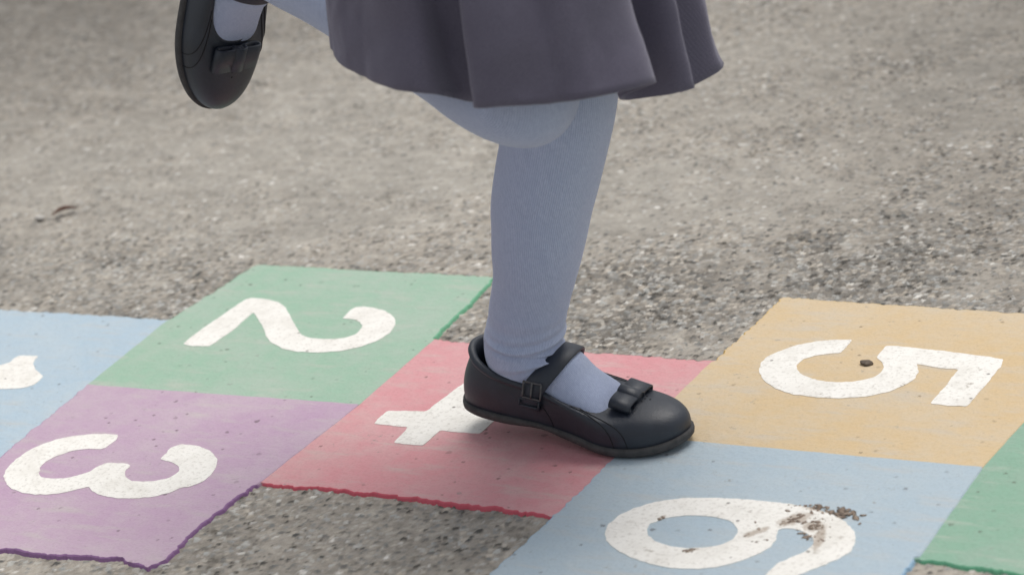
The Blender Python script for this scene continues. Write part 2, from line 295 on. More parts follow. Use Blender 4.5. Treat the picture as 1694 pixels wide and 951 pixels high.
# ------------------------------------------------------------------ ground: rolled asphalt with every chipping modelled where it is near
DUST = [(-.14, .57, .34, 1.0), (.32, .49, .20, .95), (.36, .80, .26, .75), (-.45, .60, .22, .6), (.12, .42, .15, .5), (-.05, .95, .22, .35)]
def build_ground():
    e1 = np.array([.85, .527]); e2 = np.array([-.527, .85]); C0 = np.array([1.4073, -1.52])
    res = .0018
    d = np.arange(1.10, 4.1, res); l = np.arange(-1.15, 1.15, res)
    L, D = np.meshgrid(l, d)
    X = C0[0]+e1[0]*L+e2[0]*D; Y = C0[1]+e1[1]*L+e2[1]*D
    keep = np.abs(L) < .40+.185*D
    for k in ("blue", "green", "purple", "red", "orange", "lblue", "green7"):       # not under the middle of the thick paint
        P = np.array(SHAPES[k]); c = P.mean(0); P = c+(P-c)*.88
        ins = np.zeros(X.shape, bool); j = len(P)-1
        for i in range(len(P)):
            ins ^= ((P[i, 1] > Y) != (P[j, 1] > Y)) & (X < (P[j, 0]-P[i, 0])*(Y-P[i, 1])/(P[j, 1]-P[i, 1]+1e-12)+P[i, 0]); j = i
        keep &= ~ins
    nr, nc = X.shape
    q = keep[:-1, :-1] & keep[1:, :-1] & keep[:-1, 1:] & keep[1:, 1:]
    used = np.zeros_like(keep)
    for a in (slice(0, -1), slice(1, None)):
        for b in (slice(0, -1), slice(1, None)): used[a, b] |= q
    idx = np.full(X.shape, -1, np.int64); idx[used] = np.arange(used.sum())
    x = X[used]; y = Y[used]; n = len(x)
    p = .0050
    gx = np.floor(x/p).astype(np.int64); gy = np.floor(y/p).astype(np.int64)
    F1 = np.full(n, 9.); F2 = np.full(n, 9.); ci = np.zeros(n, np.int64); cj = np.zeros(n, np.int64); dx1 = np.zeros(n); dy1 = np.zeros(n)
    for i in (-1, 0, 1):
        for j in (-1, 0, 1):
            a = gx+i; b = gy+j
            px_ = (a+.08+.84*hash2(a, b, 1))*p; py_ = (b+.08+.84*hash2(a, b, 2))*p
            sz = .72+.75*hash2(a, b, 3)
            ang = hash2(a, b, 14)*3.14; asp = .72+.5*hash2(a, b, 15)
            rx = x-px_; ry = y-py_
            ca, sa = np.cos(ang), np.sin(ang)
            dd = (np.abs((ca*rx+sa*ry)*asp)**1.6+np.abs((-sa*rx+ca*ry)/asp)**1.6)**(1/1.6)/p/sz
            m = dd < F1
            F2 = np.where(m, F1, np.minimum(F2, dd)); F1 = np.where(m, dd, F1)
            ci = np.where(m, a, ci); cj = np.where(m, b, cj); dx1 = np.where(m, rx, dx1); dy1 = np.where(m, ry, dy1)
    e = np.clip((F2-F1)/.38, 0, 1); body = e*e*(3-2*e)
    h1 = hash2(ci, cj, 5); h2 = hash2(ci, cj, 6); h3 = hash2(ci, cj, 7); h4 = hash2(ci, cj, 8); h5 = hash2(ci, cj, 9)
    dust = np.zeros(n)
    for (cx, cy, r, a) in DUST: dust = np.maximum(dust, a*np.exp(-((x-cx)**2+(y-cy)**2)/(r*r)))
    big = fbm(x, y, 5.5, 4, 30); med = fbm(x, y, 22, 4, 40)
    dust = np.clip(dust*.95-.10+(big-.5)*1.1+(med-.5)*1.3, 0, 1)
    # swept clean beside the painted squares
    z = body*(.0010+.0014*h1)+(h2-.5)*.45*dx1*body+(h3-.5)*.45*dy1*body - .0022
    z += (fbm(x, y, 420, 2, 50)-.5)*.0005*body
    lost = np.clip((h5-.80)/.1, 0, 1)                                         # chippings that have come out
    z -= lost*.0016*body
    clean = np.zeros(n)
    for (cx, cy, r) in ((.44, .19, .13), (.43, .30, .10), (-.10, .22, .14), (.62, .34, .14), (-.35, .16, .15)): clean = np.maximum(clean, np.exp(-((x-cx)**2+(y-cy)**2)/(r*r)))
    fill = -.0010-.0008*clean+.0005*dust+(med-.5)*.0012
    fillm = np.clip((fill-z)/.0004+.5, 0, 1)
    z = np.maximum(z, fill)+ (fbm(x, y, 9, 2, 60)-.5)*.003
    tone = .19+.32*h4**1.3
    tone = np.where(h5 > .972, .68, tone); tone = np.where((h5 < .10), .09, tone)
    warm = (h2-.5)
    col = np.stack([tone*(1.04+.13*warm), tone*(1.0), tone*(.915-.13*warm)], 1)
    # a second, coarser sieve of chippings: pale and dark ones that stand out singly
    p2 = .0074; qx = np.floor((x+.4*y)/p2).astype(np.int64); qy = np.floor((y-.4*x)/p2).astype(np.int64)
    bd = np.full(n, 9.); bi = np.zeros(n, np.int64); bj = np.zeros(n, np.int64)
    for i in (-1, 0, 1):
        for j in (-1, 0, 1):
            a = qx+i; b = qy+j
            ddx = (x+.4*y)-(a+hash2(a, b, 21))*p2; ddy = (y-.4*x)-(b+hash2(a, b, 22))*p2
            dd = np.hypot(ddx*(.7+.7*hash2(a, b, 23)), ddy*(.7+.7*hash2(a, b, 24)))/p2; m = dd < bd
            bd = np.where(m, dd, bd); bi = np.where(m, a, bi); bj = np.where(m, b, bj)
    s1 = hash2(bi, bj, 25); s2 = hash2(bi, bj, 26); core = np.clip((.20+.26*s2-bd)/.10, 0, 1)
    single = np.where(s1 > .955, .70, np.where(s1 > .86, .50, np.where(s1 < .06, .17, 0.))); hasone = core*(single > 0)*(.55+.45*s2)
    gap = np.array([.085, .079, .072]); bm = np.clip(body*1.5, 0, 1)[:, None]
    col = gap*(1-bm)+col*bm
    cold = np.clip((big-.5)*2, 0, 1)
    dcol = (np.array([.40, .368, .322])*(1-dust[:, None])+np.array([.365, .347, .312])*dust[:, None])*(.78+.5*fbm(x, y, 300, 3, 70))[:, None]
    dm = (np.clip(fillm, 0, 1)*np.clip(.75+dust*1.1-.35*clean, 0, 1))[:, None]
    col = col*(1-dm)+dcol*dm
    col = col*(1-.36*dust[:, None])+np.array([.395, .376, .338])*(.36*dust[:, None])
    col = col*(1-hasone[:, None])+(single[:, None]*np.array([1.02, 1., .95]))*hasone[:, None]
    z += hasone*.0004
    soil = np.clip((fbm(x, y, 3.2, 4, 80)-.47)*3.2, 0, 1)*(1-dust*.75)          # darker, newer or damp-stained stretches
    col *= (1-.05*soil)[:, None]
    mid = fbm(x+.3*y, y*1.6, 17, 4, 95); fine_ = fbm(x+.2*y, y*1.4, 70, 3, 97)
    col *= (1+(mid-.5)*.34+(fine_-.5)*.42)[:, None]*np.array([.955, .94, .92])
    tone_vignette = np.zeros(n)  # darker ground tone, with lens vignette painted in at far left and right
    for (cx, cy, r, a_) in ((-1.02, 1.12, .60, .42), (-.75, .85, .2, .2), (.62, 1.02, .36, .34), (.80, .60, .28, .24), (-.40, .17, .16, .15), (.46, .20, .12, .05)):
        tone_vignette = np.maximum(tone_vignette, a_*np.exp(-((x-cx)**2+(y-cy)**2)/(r*r)))
    col *= (1-np.clip(tone_vignette*(.6+.9*med), 0, .6))[:, None]
    # outer sheet out to the horizon
    O = []; ext = [-400, -60, -8, -2.5, -.9, 0, .9, 2.5, 8, 60, 400]
    for a in ext:
        for b in ext: O.append((a, b, -.0046))
    no = len(ext)
    V = np.concatenate([np.stack([x, y, z], 1), np.array(O)]).astype(np.float32)
    qi = np.argwhere(q); Fq = np.stack([idx[qi[:, 0], qi[:, 1]], idx[qi[:, 0], qi[:, 1]+1], idx[qi[:, 0]+1, qi[:, 1]+1], idx[qi[:, 0]+1, qi[:, 1]]], 1)
    Fo = [(n+i*no+j, n+(i+1)*no+j, n+(i+1)*no+j+1, n+i*no+j+1) for i in range(no-1) for j in range(no-1)]
    F = np.concatenate([Fq, np.array(Fo)]).astype(np.int32)
    me = bpy.data.meshes.new("ground"); nv, nf = len(V), len(F)
    me.vertices.add(nv); me.vertices.foreach_set("co", V.ravel())
    me.loops.add(nf*4); me.loops.foreach_set("vertex_index", F.ravel())
    me.polygons.add(nf); me.polygons.foreach_set("loop_start", np.arange(0, nf*4, 4, dtype=np.int32))
    me.update(calc_edges=True)
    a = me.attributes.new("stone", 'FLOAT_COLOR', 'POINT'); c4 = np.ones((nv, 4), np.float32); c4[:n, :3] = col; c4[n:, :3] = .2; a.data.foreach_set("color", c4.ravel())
    a = me.attributes.new("fine", 'FLOAT', 'POINT'); f = np.zeros(nv, np.float32); f[:n] = 1; a.data.foreach_set("value", f)
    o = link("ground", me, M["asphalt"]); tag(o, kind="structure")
    return o
build_ground()

# ------------------------------------------------------------------ the painted squares
def cdt(loops, step=.009):
    """Well shaped triangles over the first loop minus the others; the loops' own points come first."""
    from mathutils.geometry import delaunay_2d_cdt
    pts = [Vector((float(p[0]), float(p[1]))) for L in loops for p in L]; edges = []; o = 0
    for L in loops:
        edges += [(o+i, o+(i+1) % len(L)) for i in range(len(L))]; o += len(L)
    allp = np.vstack(loops); nb = len(allp)
    def inside(x, y):
        r = False
        for L in loops:
            a = L; b = np.roll(L, 1, 0)
            r ^= bool(np.sum(((a[:, 1] > y) != (b[:, 1] > y)) & (x < (b[:, 0]-a[:, 0])*(y-a[:, 1])/(b[:, 1]-a[:, 1]+1e-15)+a[:, 0])) % 2)
        return r
    lo, hi = allp.min(0), allp.max(0)
    for x in np.arange(lo[0]+step*.37, hi[0], step):
        for y in np.arange(lo[1]+step*.41, hi[1], step):
            if inside(x, y) and np.min((allp[:, 0]-x)**2+(allp[:, 1]-y)**2) > (step*.45)**2: pts.append(Vector((float(x), float(y))))
    v, e, f, ov, oe, of = delaunay_2d_cdt(pts, edges, [], 0, 1e-9)
    full = [(p.x, p.y) for p in pts]; mp = []
    for i, q in enumerate(v):
        if ov[i]: mp.append(ov[i][0])
        else: mp.append(len(full)); full.append((q.x, q.y))
    tri = []
    for t in f:
        c = sum((v[i] for i in t), Vector((0, 0)))/len(t)
        if inside(c.x, c.y):
            area = (v[t[1]]-v[t[0]]).cross(v[t[2]]-v[t[0]])
            tri.append(tuple(mp[i] for i in (t if area > 0 else reversed(t))))
    return full, tri
def build_square(key, z, ext_idx, label, seed, rough=1.):
    """ext_idx: which sides of the outline border bare asphalt; there the paint ends in a thick ragged edge."""
    P = np.array(SHAPES[key]); N = len(P); pts, ex = [], []
    for i in range(N):
        a, b = P[i], P[(i+1) % N]; k = max(2, int(np.linalg.norm(b-a)/.0022))
        for j in range(k): pts.append(a+(b-a)*j/k); ex.append(1. if i in ext_idx else 0.)
    pts = np.array(pts); ex = np.array(ex); n = len(pts)
    area = .5*np.sum(pts[:, 0]*np.roll(pts[:, 1], -1)-np.roll(pts[:, 0], -1)*pts[:, 1])
    if area < 0: pts = pts[::-1]; ex = ex[::-1]
    ex = np.convolve(np.r_[ex[-3:], ex, ex[:3]], np.ones(7)/7, 'valid')
    T = np.roll(pts, -2, 0)-np.roll(pts, 2, 0); T /= np.linalg.norm(T, axis=1)[:, None]; NRM = np.stack([T[:, 1], -T[:, 0]], 1)
    x, y = pts.T
    cor = np.array([P[i] for i in range(N) if abs(np.cross(P[i]-P[i-1], P[(i+1) % N]-P[i]))/(np.linalg.norm(P[i]-P[i-1])*np.linalg.norm(P[(i+1) % N]-P[i])) > .3])
    dc = np.min(np.linalg.norm(pts[:, None]-cor[None], axis=2), axis=1)
    wob = (fbm(x, y, 28, 3, seed)-.5)*.0048+(fbm(x, y, 210, 3, seed+5)-.5)*.0062
    off = np.where(ex > .5, wob*rough, .002+(fbm(x, y, 60, 2, seed)-.5)*.0012)
    base = pts+NRM*off[:, None]
    lip = .0012+.0018*fbm(x, y, 70, 2, seed+9)
    rings = [(.0018, -.0075, 1.), (.0012, -.0015, 1.), (.0002, z-.0010, 1.), (-.0010, z-.0001, .75), (-.0022, z, .4), (-.0050, z, 0.)]
    V, E = [], []
    for (o_, zz, ee) in rings:
        for i in range(n):
            q = base[i]+NRM[i]*o_*(1 if o_ > 0 else (.25+lip[i]*190)*np.clip(1.2*dc[i]/.01, .06, 1))
            V.append((q[0], q[1], zz)); E.append(ee*ex[i])
    F = []
    for r in range(len(rings)-1):
        for i in range(n):
            j = (i+1) % n; F.append((r*n+i, r*n+j, (r+1)*n+j, (r+1)*n+i))
    last = (len(rings)-1)*n
    vs, fs = cdt([np.array([v[:2] for v in V[last:]])])
    for q in vs[n:]: V.append((q[0], q[1], z)); E.append(0.)
    F += [tuple(last+i for i in f) for f in fs]
    me = pyd("painted_square", V, F)
    a = me.attributes.new("edge", 'FLOAT', 'POINT'); a.data.foreach_set("value", np.array(E, np.float32))
    o = link("painted_square", me, PAINT[key], smooth=False)
    return tag(o, label, "painted square", "painted hopscotch squares on the playground")
def build_number(outline, z, parent, hole=None, seed=0, smooth=3):
    loops = []
    for k, P in enumerate([outline]+([hole] if hole else [])):
        P = np.array(P); Q = resample(P, max(80, int(np.sum(np.linalg.norm(P-np.roll(P, 1, 0), axis=1))/.0011)))
        for _ in range(4): Q = .25*np.roll(Q, 1, 0)+.5*Q+.25*np.roll(Q, -1, 0)
        Q = Q+(np.stack([fbm(Q[:, 0], Q[:, 1], 190, 2, seed+k), fbm(Q[:, 0], Q[:, 1], 190, 2, seed+k+40)], 1)-.5)*.0016
        loops.append(Q)
    vs, fs = cdt(loops); V = [(q[0], q[1], z) for q in vs]; F = list(fs); o = 0
    for Q in loops:                                                            # the edge of the paint, down into the square below
        m = len(Q); k = len(V); V += [(q[0], q[1], z-.0014) for q in Q]
        F += [(o+i, k+i, k+(i+1) % m, o+(i+1) % m) for i in range(m)]; o += m
    me = pyd("number", V, F)
    return link("number", me, M["white"], parent, smooth=False)

ZP = .0015
sq = {}
for key, lv, ext, lab, sd_, rg in (
    ("green7", 0, {1, 2, 3, 0}, "mid green painted square at the right edge of the photo, no number in view", 17, 1.),
    ("red", 1, {0, 4, 5, 3}, "pinkish red painted square with a white number 4 under the raised heel", 13, 1.1),
    ("blue", 1, {0, 1, 5, 4}, "pale blue painted square at the left edge of the photo with a white number 1", 11, .8),
    ("green", 2, {0, 1, 5}, "pale green painted square with a white number 2, behind the purple square", 12, .8),
    ("purple", 3, {2, 3, 4, 5, 6, 7, 8, 9, 10}, "mauve purple painted square with a white number 3 and a ragged dark edge", 14, .9),
    ("orange", 2, {0, 1, 6}, "sandy orange painted square with a white number 5 and a small dark stone", 15, .9),
    ("lblue", 3, {2, 3, 4, 5}, "light blue painted square with a mud-smeared white number 6", 16, .7)):
    sq[key] = build_square(key, ZP+.0003*lv, ext, lab, sd_, rg)
zn = lambda lv: ZP+.0003*lv+.00045
build_number(SHAPES["1"], zn(1), sq["blue"], seed=101)
build_number(SHAPES["2"], zn(2), sq["green"], seed=102)
build_number(SHAPES["3"], zn(3), sq["purple"], seed=103)
FOUR = [(.327, -.0298), (.3263, -.0052), (.361, .0004), (.3655, .0535), (.366, .066), (.383, .066), (.500, .016), (.500, -.004), (.4295, .022), (.4295, -.0292), (.3922, -.0305), (.3922, -.0585), (.3645, -.0587), (.3614, -.0303)]
build_number(FOUR, zn(1), sq["red"], seed=104, smooth=6)
build_number(SHAPES["5"], zn(2), sq["orange"], seed=105)
build_number(SHAPES["6"], zn(3), sq["lblue"], hole=SHAPES["hole"], seed=106)

# ------------------------------------------------------------------ litter: stone, leaf, mud
def lump(c, r, seed, squash=(1, 1, 1), sub=2, rot=0):
    bm = bmesh.new(); bmesh.ops.create_icosphere(bm, subdivisions=sub, radius=1.); rr = random.Random(seed)
    ph = [rr.uniform(0, 6) for _ in range(6)]
    V = []
    for v in bm.verts:
        p = v.co; k = 1+.16*math.sin(3*p.x+ph[0])*math.cos(2.3*p.y+ph[1])+.12*math.sin(4.1*p.z+ph[2]+2*p.x)+.08*math.sin(7*p.y+ph[3]-3*p.x)
        q = Vector((p.x*squash[0], p.y*squash[1], p.z*squash[2]))*k*r
        q.rotate(Matrix.Rotation(rot, 3, 'Z')); V.append((q.x+c[0], q.y+c[1], q.z+c[2]))
    F = [tuple(v.index for v in f.verts) for f in bm.faces]; bm.free(); return V, F
o = link("stone", pyd("stone", *lump((0, 0, 0), .0042, 3, (1.15, .9, .5), 3)), M["pebble"]); o.location = (.6950, .1500, ZP+.0022)
tag(o, "small dark stone lying on the sandy orange square inside the curve of the 5", "stone")
o = link("stone", pyd("stone", *lump((0, 0, 0), .0050, 8, (1.2, .9, .5), 3)), M["chip"]); o.location = (-.3465, .3599, .0022)
tag(o, "pale stone lying on the asphalt beside the brown dead leaf", "stone")
# a curled dead leaf
V, F = [], []
for i in range(15):
    t = i/14; wd = .0040*math.sin(math.pi*min(1, t*.96+.02))**.7
    for j in range(7):
        s = j/3-1
        V.append((t*.030-.015, s*wd+.003*math.sin(3*t), .0015+.0035*s*s*math.sin(math.pi*t)+.0025*math.sin(2.2*t+.4)))
F = grid_faces(15, 7, False)
o = link("dead_leaf", pyd("dead_leaf", V, F), M["leaf"]); o.location = (-.3230, .3755, .001); o.rotation_euler = (0, 0, R(52))
md = o.modifiers.new("thick", 'SOLIDIFY'); md.thickness = .0006
tag(o, "small curled reddish brown dead leaf lying on the asphalt", "leaf")
# mud trodden onto the 6
mud = []; rr = random.Random(5); zm = zn(3)
def clod_line(P, n, spread, r0, r1):
    P = np.array(P); Q = resample(P, 60, False)
    for k in range(n):
        q = Q[rr.randrange(60)]; r = rr.uniform(r0, r1)*(1 if rr.random() > .25 else 1.5)
        mud.append(lump((q[0]+rr.gauss(0, spread), q[1]+rr.gauss(0, spread), zm-.0002+r*.12), r, rr.randrange(9999), (1.2, .85, .16), 1, rr.uniform(0, 3)))
clod_line([(.7276, -.0954), (.7501, -.0907), (.7707, -.0914), (.7800, -.0985)], 34, .0022, .0005, .0015)
clod_line([(.7330, -.1215), (.7390, -.1105), (.7440, -.1060)], 26, .0028, .0005, .0017)
clod_line([(.7543, -.1202), (.7570, -.1190)], 12, .0016, .0006, .0019)
clod_line([(.7110, -.1440), (.7190, -.1350), (.7260, -.1240)], 14, .0014, .0004, .0010)
clod_line([(.7215, -.1500), (.7300, -.1455)], 12, .0014, .0004, .0011)
clod_line([(.6780, -.1740), (.6850, -.1690)], 14, .0012, .0007, .0016)
clod_line([(.6400, -.1330), (.6415, -.1275)], 9, .0010, .0006, .0013)
clod_line([(.7659, -.1398), (.7640, -.1300), (.7600, -.1180), (.7500, -.1000)], 40, .0035, .0005, .0012)
for k in range(90):                                                            # thin dried film between the clods
    q = [(.7345, -.117), (.740, -.110), (.752, -.096), (.765, -.094), (.756, -.117), (.722, -.131), (.762, -.130), (.776, -.097)][k % 8]
    mud.append(lump((q[0]+rr.gauss(0, .005), q[1]+rr.gauss(0, .004), zm-.0001), rr.uniform(.0010, .0034), rr.randrange(9999), (1.6, .8, .05), 1, rr.uniform(0, 3)))
o = link("mud", pyd("mud", *merge(mud)), M["mud"]); tag(o, "dried brown mud trodden across the white 6 on the light blue square", "mud", kind="stuff")

# ------------------------------------------------------------------ the child
OX = .5735                                   # the ball of the standing foot along the path
person = empty("person", (OX-.10, -.02, 0))
tag(person, "child in grey tights, dark skirt and black bar shoes hopping on one leg", "person")
bpy.context.view_layer.update()
def put(name, V, F, mat, parent, uv=None, smooth=True):
    """Mesh given in world coordinates, parented to a child of (or to) the person."""
    me = pyd(name, V, F)
    if uv is not None: set_uv(me, uv)
    o = link(name, me, mat, parent, smooth)
    if parent is person: o.matrix_parent_inverse = Matrix.Translation(-person.location)
    return o

# --- a bar shoe, in its own frame: x from heel to toe, y across, z up
L = .201
OUT = np.array([(0, 0), (.03, -.018), (.10, -.0262), (.22, -.0282), (.38, -.0275), (.52, -.0310), (.68, -.0372), (.80, -.0368), (.90, -.0300), (.970, -.0185), (1., -.003),
                (.985, .010), (.93, .0210), (.83, .0300), (.70, .0345), (.52, .0315), (.38, .0285), (.22, .0282), (.10, .0262), (.03, .018)])
OPEN = np.array([(.048, 0, .0540), (.066, -.0125, .0528), (.115, -.0215, .0478), (.20, -.0262, .0430), (.32, -.0275, .0405), (.42, -.0288, .0380), (.51, -.0290, .0325), (.60, -.0262, .0300), (.665, -.0170, .0325), (.690, -.001, .0355),
                 (.675, .0150, .0345), (.61, .0245, .0335), (.51, .0275, .0355), (.42, .0285, .0390), (.32, .0278, .0405), (.20, .0262, .0430), (.115, .0215, .0478), (.066, .0125, .0528)])
NP = 160
def shoe_curves():
    o = crom(OUT, 14, True); o[:, 0] *= L; o = resample(o, NP)
    p = crom(OPEN, 14, True); p[:, 0] *= L
    # match points of the opening to points of the sole by how far round they are from the heel
    p = resample(p, NP)
    k = int(np.argmin(o[:, 0])); o = np.roll(o, -k, 0); k = int(np.argmin(p[:, 0])); p = np.roll(p, -k, 0)
    return o, p
def build_shoe(xf, parent, label, bend=True):
    """xf maps an (n,3) array of shoe coordinates to the world."""
    o, p = shoe_curves()
    n = NP; T = np.roll(o, -1, 0)-np.roll(o, 1, 0); T /= np.linalg.norm(T, axis=1)[:, None]; nr = np.stack([T[:, 1], -T[:, 0]], 1)
    SOLE = .0072
    spring = lambda x: np.clip((x-.80*L)/(.2*L), 0, 1)**2*.0050            # the toe turns up a little
    rows = []
    B = np.c_[o-nr*.0018, np.full(n, SOLE)]; B[:, 2] += spring(B[:, 0])
    O3 = p.copy()
    dh = np.linalg.norm(B[:, :2]-O3[:, :2], axis=1)[:, None]; H = (O3[:, 2]-B[:, 2])[:, None]
    toe = np.clip((dh-.012)/.03, 0, 1)
    P1 = B+np.c_[nr*.0045, np.zeros(n)]+np.array([0, 0, 1.])*(H*.45*(1-toe)+.0225*toe)
    P2 = O3+np.c_[(B[:, :2]-O3[:, :2])*.62, np.zeros(n)]*toe+np.array([0, 0, 1.])*(-.30*H*(1-toe)-.0015*toe)+np.c_[nr*.0035, np.zeros(n)]*(1-toe)
    NR = 22
    for t in np.linspace(0, 1, NR):
        rows.append((1-t)**3*B+3*t*(1-t)**2*P1+3*t*t*(1-t)*P2+t**3*O3)
    # rolled edge, then down inside as the lining
    c = p.mean(0)
    inw = (c-O3)*np.array([1, 1, 0]); inw /= np.linalg.norm(inw, axis=1)[:, None]+1e-9
    rows.append(O3+inw*.0014+np.array([0, 0, .0009])); rows.append(O3+inw*.0028+np.array([0, 0, -.0006])); rows.append(O3+inw*.0032+np.array([0, 0, -.010])); rows.append(O3*np.array([1, 1, 0])+inw*.004+np.array([0, 0, SOLE+.004]))
    V = np.concatenate(rows); F = grid_faces(len(rows), n)
    sh = put("shoe", xf(V), F, M["leather"], parent)
    if label: sh["label"] = label
    # sole: a slab a touch wider than the upper
    R_ = []
    for off, z in ((-.007, .0), (-.0015, .0005), (.0003, .0022), (.0008, .0050), (.0004, SOLE+.0006), (-.0030, SOLE+.0010)):
        q = np.c_[o+nr*off, np.full(n, z)]
        sp = spring(q[:, 0]); q[:, 2] += sp
        arch = np.exp(-((q[:, 0]-.40*L)/(.10*L))**2)*.0028*(z < .004); q[:, 2] += arch
        R_.append(q)
    V = np.concatenate(R_); F = grid_faces(len(R_), n)+[tuple(range(n-1, -1, -1)), tuple((len(R_)-1)*n+i for i in range(n))]
    put("sole", xf(V), F, M["sole"], sh)
    # padded collar round the opening behind the bar
    idx = [i % n for i in range(-int(n*.36), int(n*.36)+1)]
    q = O3[idx]; rad = .0034*np.sin(np.linspace(.05, math.pi-.05, len(idx)))**.25
    col = tube(q+np.array([0, 0, -.0012])+np.c_[nr[idx], np.zeros(len(idx))]*.0006, rad, 10)
    put("collar", xf(np.array(col[0])), col[1], M["leather"], sh)
    # seams across the vamp and round the heel
    def on_upper(fi, t):
        i = fi % 1*n; a = int(i) % n; b = (a+1) % n; f = i-int(i); k = t*(NR-1); r = min(int(k), NR-2); g = k-r
        g0 = rows[r][a]*(1-f)+rows[r][b]*f; g1 = rows[r+1][a]*(1-f)+rows[r+1][b]*f
        return g0*(1-g)+g1*g
    def ring_at(x, side):                       # index round the sole whose point has this x on the given side
        cand = [i for i in range(n) if (o[i, 1] < 0) == (side < 0)]
        return min(cand, key=lambda i: abs(o[i, 0]-x*L))/n
    def seam(vf): put("seam", xf(np.array(vf[0])), vf[1], M["seam"], sh)
    for side in (-1, 1):
        for x in (.755, .81):
            a = ring_at(x, side); seam(tube([on_upper(a, t)+np.array([0, 0, .0001]) for t in np.linspace(.02, 1, 24)], .00045, 5))
        a = ring_at(.46, side); seam(tube([on_upper(a, t) for t in np.linspace(.05, .98, 16)], .0004, 5))
    # punched pattern on the toe
    pts = []
    for u, w_ in ((.865, -.008), (.855, -.004), (.850, .000), (.855, .004), (.865, .008), (.885, -.005), (.885, .005), (.895, 0), (.84, -.012), (.84, .012), (.875, .0), (.868, -.0130)):
        best = None
        for r in range(6, NR):
            d = np.hypot(rows[r][:, 0]-(u-.07)*L, rows[r][:, 1]-w_); i = int(np.argmin(d))
            if best is None or d[i] < best[0]: best = (d[i], rows[r][i])
        pts.append(lump(best[1], .0010, 1, (1, 1, .4), 1))
    v, f = merge(pts); put("punched_hole", xf(np.array(v)), f, M["seam"], sh)
    # bar: from the far side over the instep to the buckle on the near side
    bar = np.array([(.38*L, .0292, .034), (.395*L, .0300, .042), (.415*L, .0275, .0510), (.437*L, .0190, .0585), (.450*L, .0065, .0622), (.450*L, -.0060, .0618), (.436*L, -.0175, .0570), (.412*L, -.0262, .0500), (.390*L, -.0306, .0430), (.376*L, -.0320, .0360), (.370*L, -.0318, .0290), (.366*L, -.0310, .0230)])
    C_ = crom(bar, 8); V, F = [], []; wd = .0090
    Tn = np.gradient(C_, axis=0); Tn /= np.linalg.norm(Tn, axis=1)[:, None]
    for i, q in enumerate(C_):
        out = np.array([0, q[1], (q[2]-.030)*.9]); out -= Tn[i]*np.dot(out, Tn[i]); out /= np.linalg.norm(out)+1e-9
        wv = np.cross(out, Tn[i]); wv /= np.linalg.norm(wv)
        for s_, t_ in ((-1, .0), (-.92, .0013), (0, .0018), (.92, .0013), (1, .0), (.92, -.0010), (0, -.0010), (-.92, -.0010)):
            V.append(q+wv*wd*s_+out*t_)
    m = 8; F = grid_faces(len(C_), m)+[tuple(range(m-1, -1, -1)), tuple((len(C_)-1)*m+i for i in range(m))]
    put("strap", xf(np.array(V)), F, M["leather"], sh)
    # buckle frame and keeper
    bc = np.array((.384*L, -.0326, .0405)); ex = np.array([1, 0, .0]); ez = np.array([0.02, .16, .98])
    fr = []
    cs = [bc+ex*a*.0078+ez*b_*.0066+np.array([0, -.0012, 0]) for a, b_ in ((-1, -1), (1, -1), (1, 1), (-1, 1))]
    for i in range(4): fr.append(tube(np.linspace(cs[i], cs[(i+1) % 4], 6), .0008, 7))
    fr.append(tube(np.linspace(bc+ez*.0072+np.array([0, -.0018, 0]), bc-ez*.0060+np.array([0, -.0026, 0]), 5), .0008, 6))
    v, f = merge(fr); put("buckle", xf(np.array(v)), f, M["metal"], sh)
    kp = []
    kc = np.array((.369*L, -.0326, .0285))
    cs = [kc+ex*a*.0085+ez*b_*.0028+np.array([0, -.0010, 0]) for a, b_ in ((-1, -1), (1, -1), (1, 1), (-1, 1))]
    for i in range(4): kp.append(tube(np.linspace(cs[i], cs[(i+1) % 4], 4), .0009, 6))
    v, f = merge(kp); put("keeper", xf(np.array(v)), f, M["leather"], sh)
    # bow on the vamp: two flattened loops across, a knot between them
    def ribbon(path, x0, x1, th=.0012, nrm=None):
        path = np.array(path); T2 = np.gradient(path, axis=0); T2 /= np.linalg.norm(T2, axis=1)[:, None]; N2 = np.stack([-T2[:, 1], T2[:, 0]], 1)
        V = []
        for i, q in enumerate(path):
            for xx, tt in ((x0, -th), (x1, -th), (x1+.0004, 0), (x1, th), (x0, th), (x0-.0004, 0)):
                V.append((xx, q[0]+N2[i, 0]*tt, q[1]+N2[i, 1]*tt))
        return V, grid_faces(len(path), 6)+[tuple(range(5, -1, -1)), tuple((len(path)-1)*6+i for i in range(6))]
    bx, bz = .748*L, .0372; parts = []
    for sd in (-1, 1):
        lp = np.array([1, .72])*crom(np.array([(0, .0005), (sd*.006, -.0008), (sd*.0135, -.0020), (sd*.0192, -.0006), (sd*.0202, .0040), (sd*.0172, .0070), (sd*.008, .0062), (0, .0030)])+np.array([0, 0]), 6)
        for a in (0,): parts.append(ribbon(lp, bx-.0098, bx+.0098))
    kn = np.array([1, .80])*crom(np.array([(-.0045, -.001), (-.0052, .0020), (-.0042, .0058), (0, .0072), (.0042, .0058), (.0052, .0020), (.0045, -.001)]), 5)
    parts.append(ribbon(kn, bx-.0103, bx+.0103, .0014))
    v, f = merge(parts); v = np.array(v); t = R(13)
    x_, z_ = v[:, 0]-bx, v[:, 2]; v = np.stack([bx+x_*math.cos(t)+z_*math.sin(t), v[:, 1]*1.04, bz-x_*math.sin(t)+z_*math.cos(t)-.0012-.10*np.abs(v[:, 1])], 1)
    put("bow", xf(v), f, M["leather"], sh)
    return sh

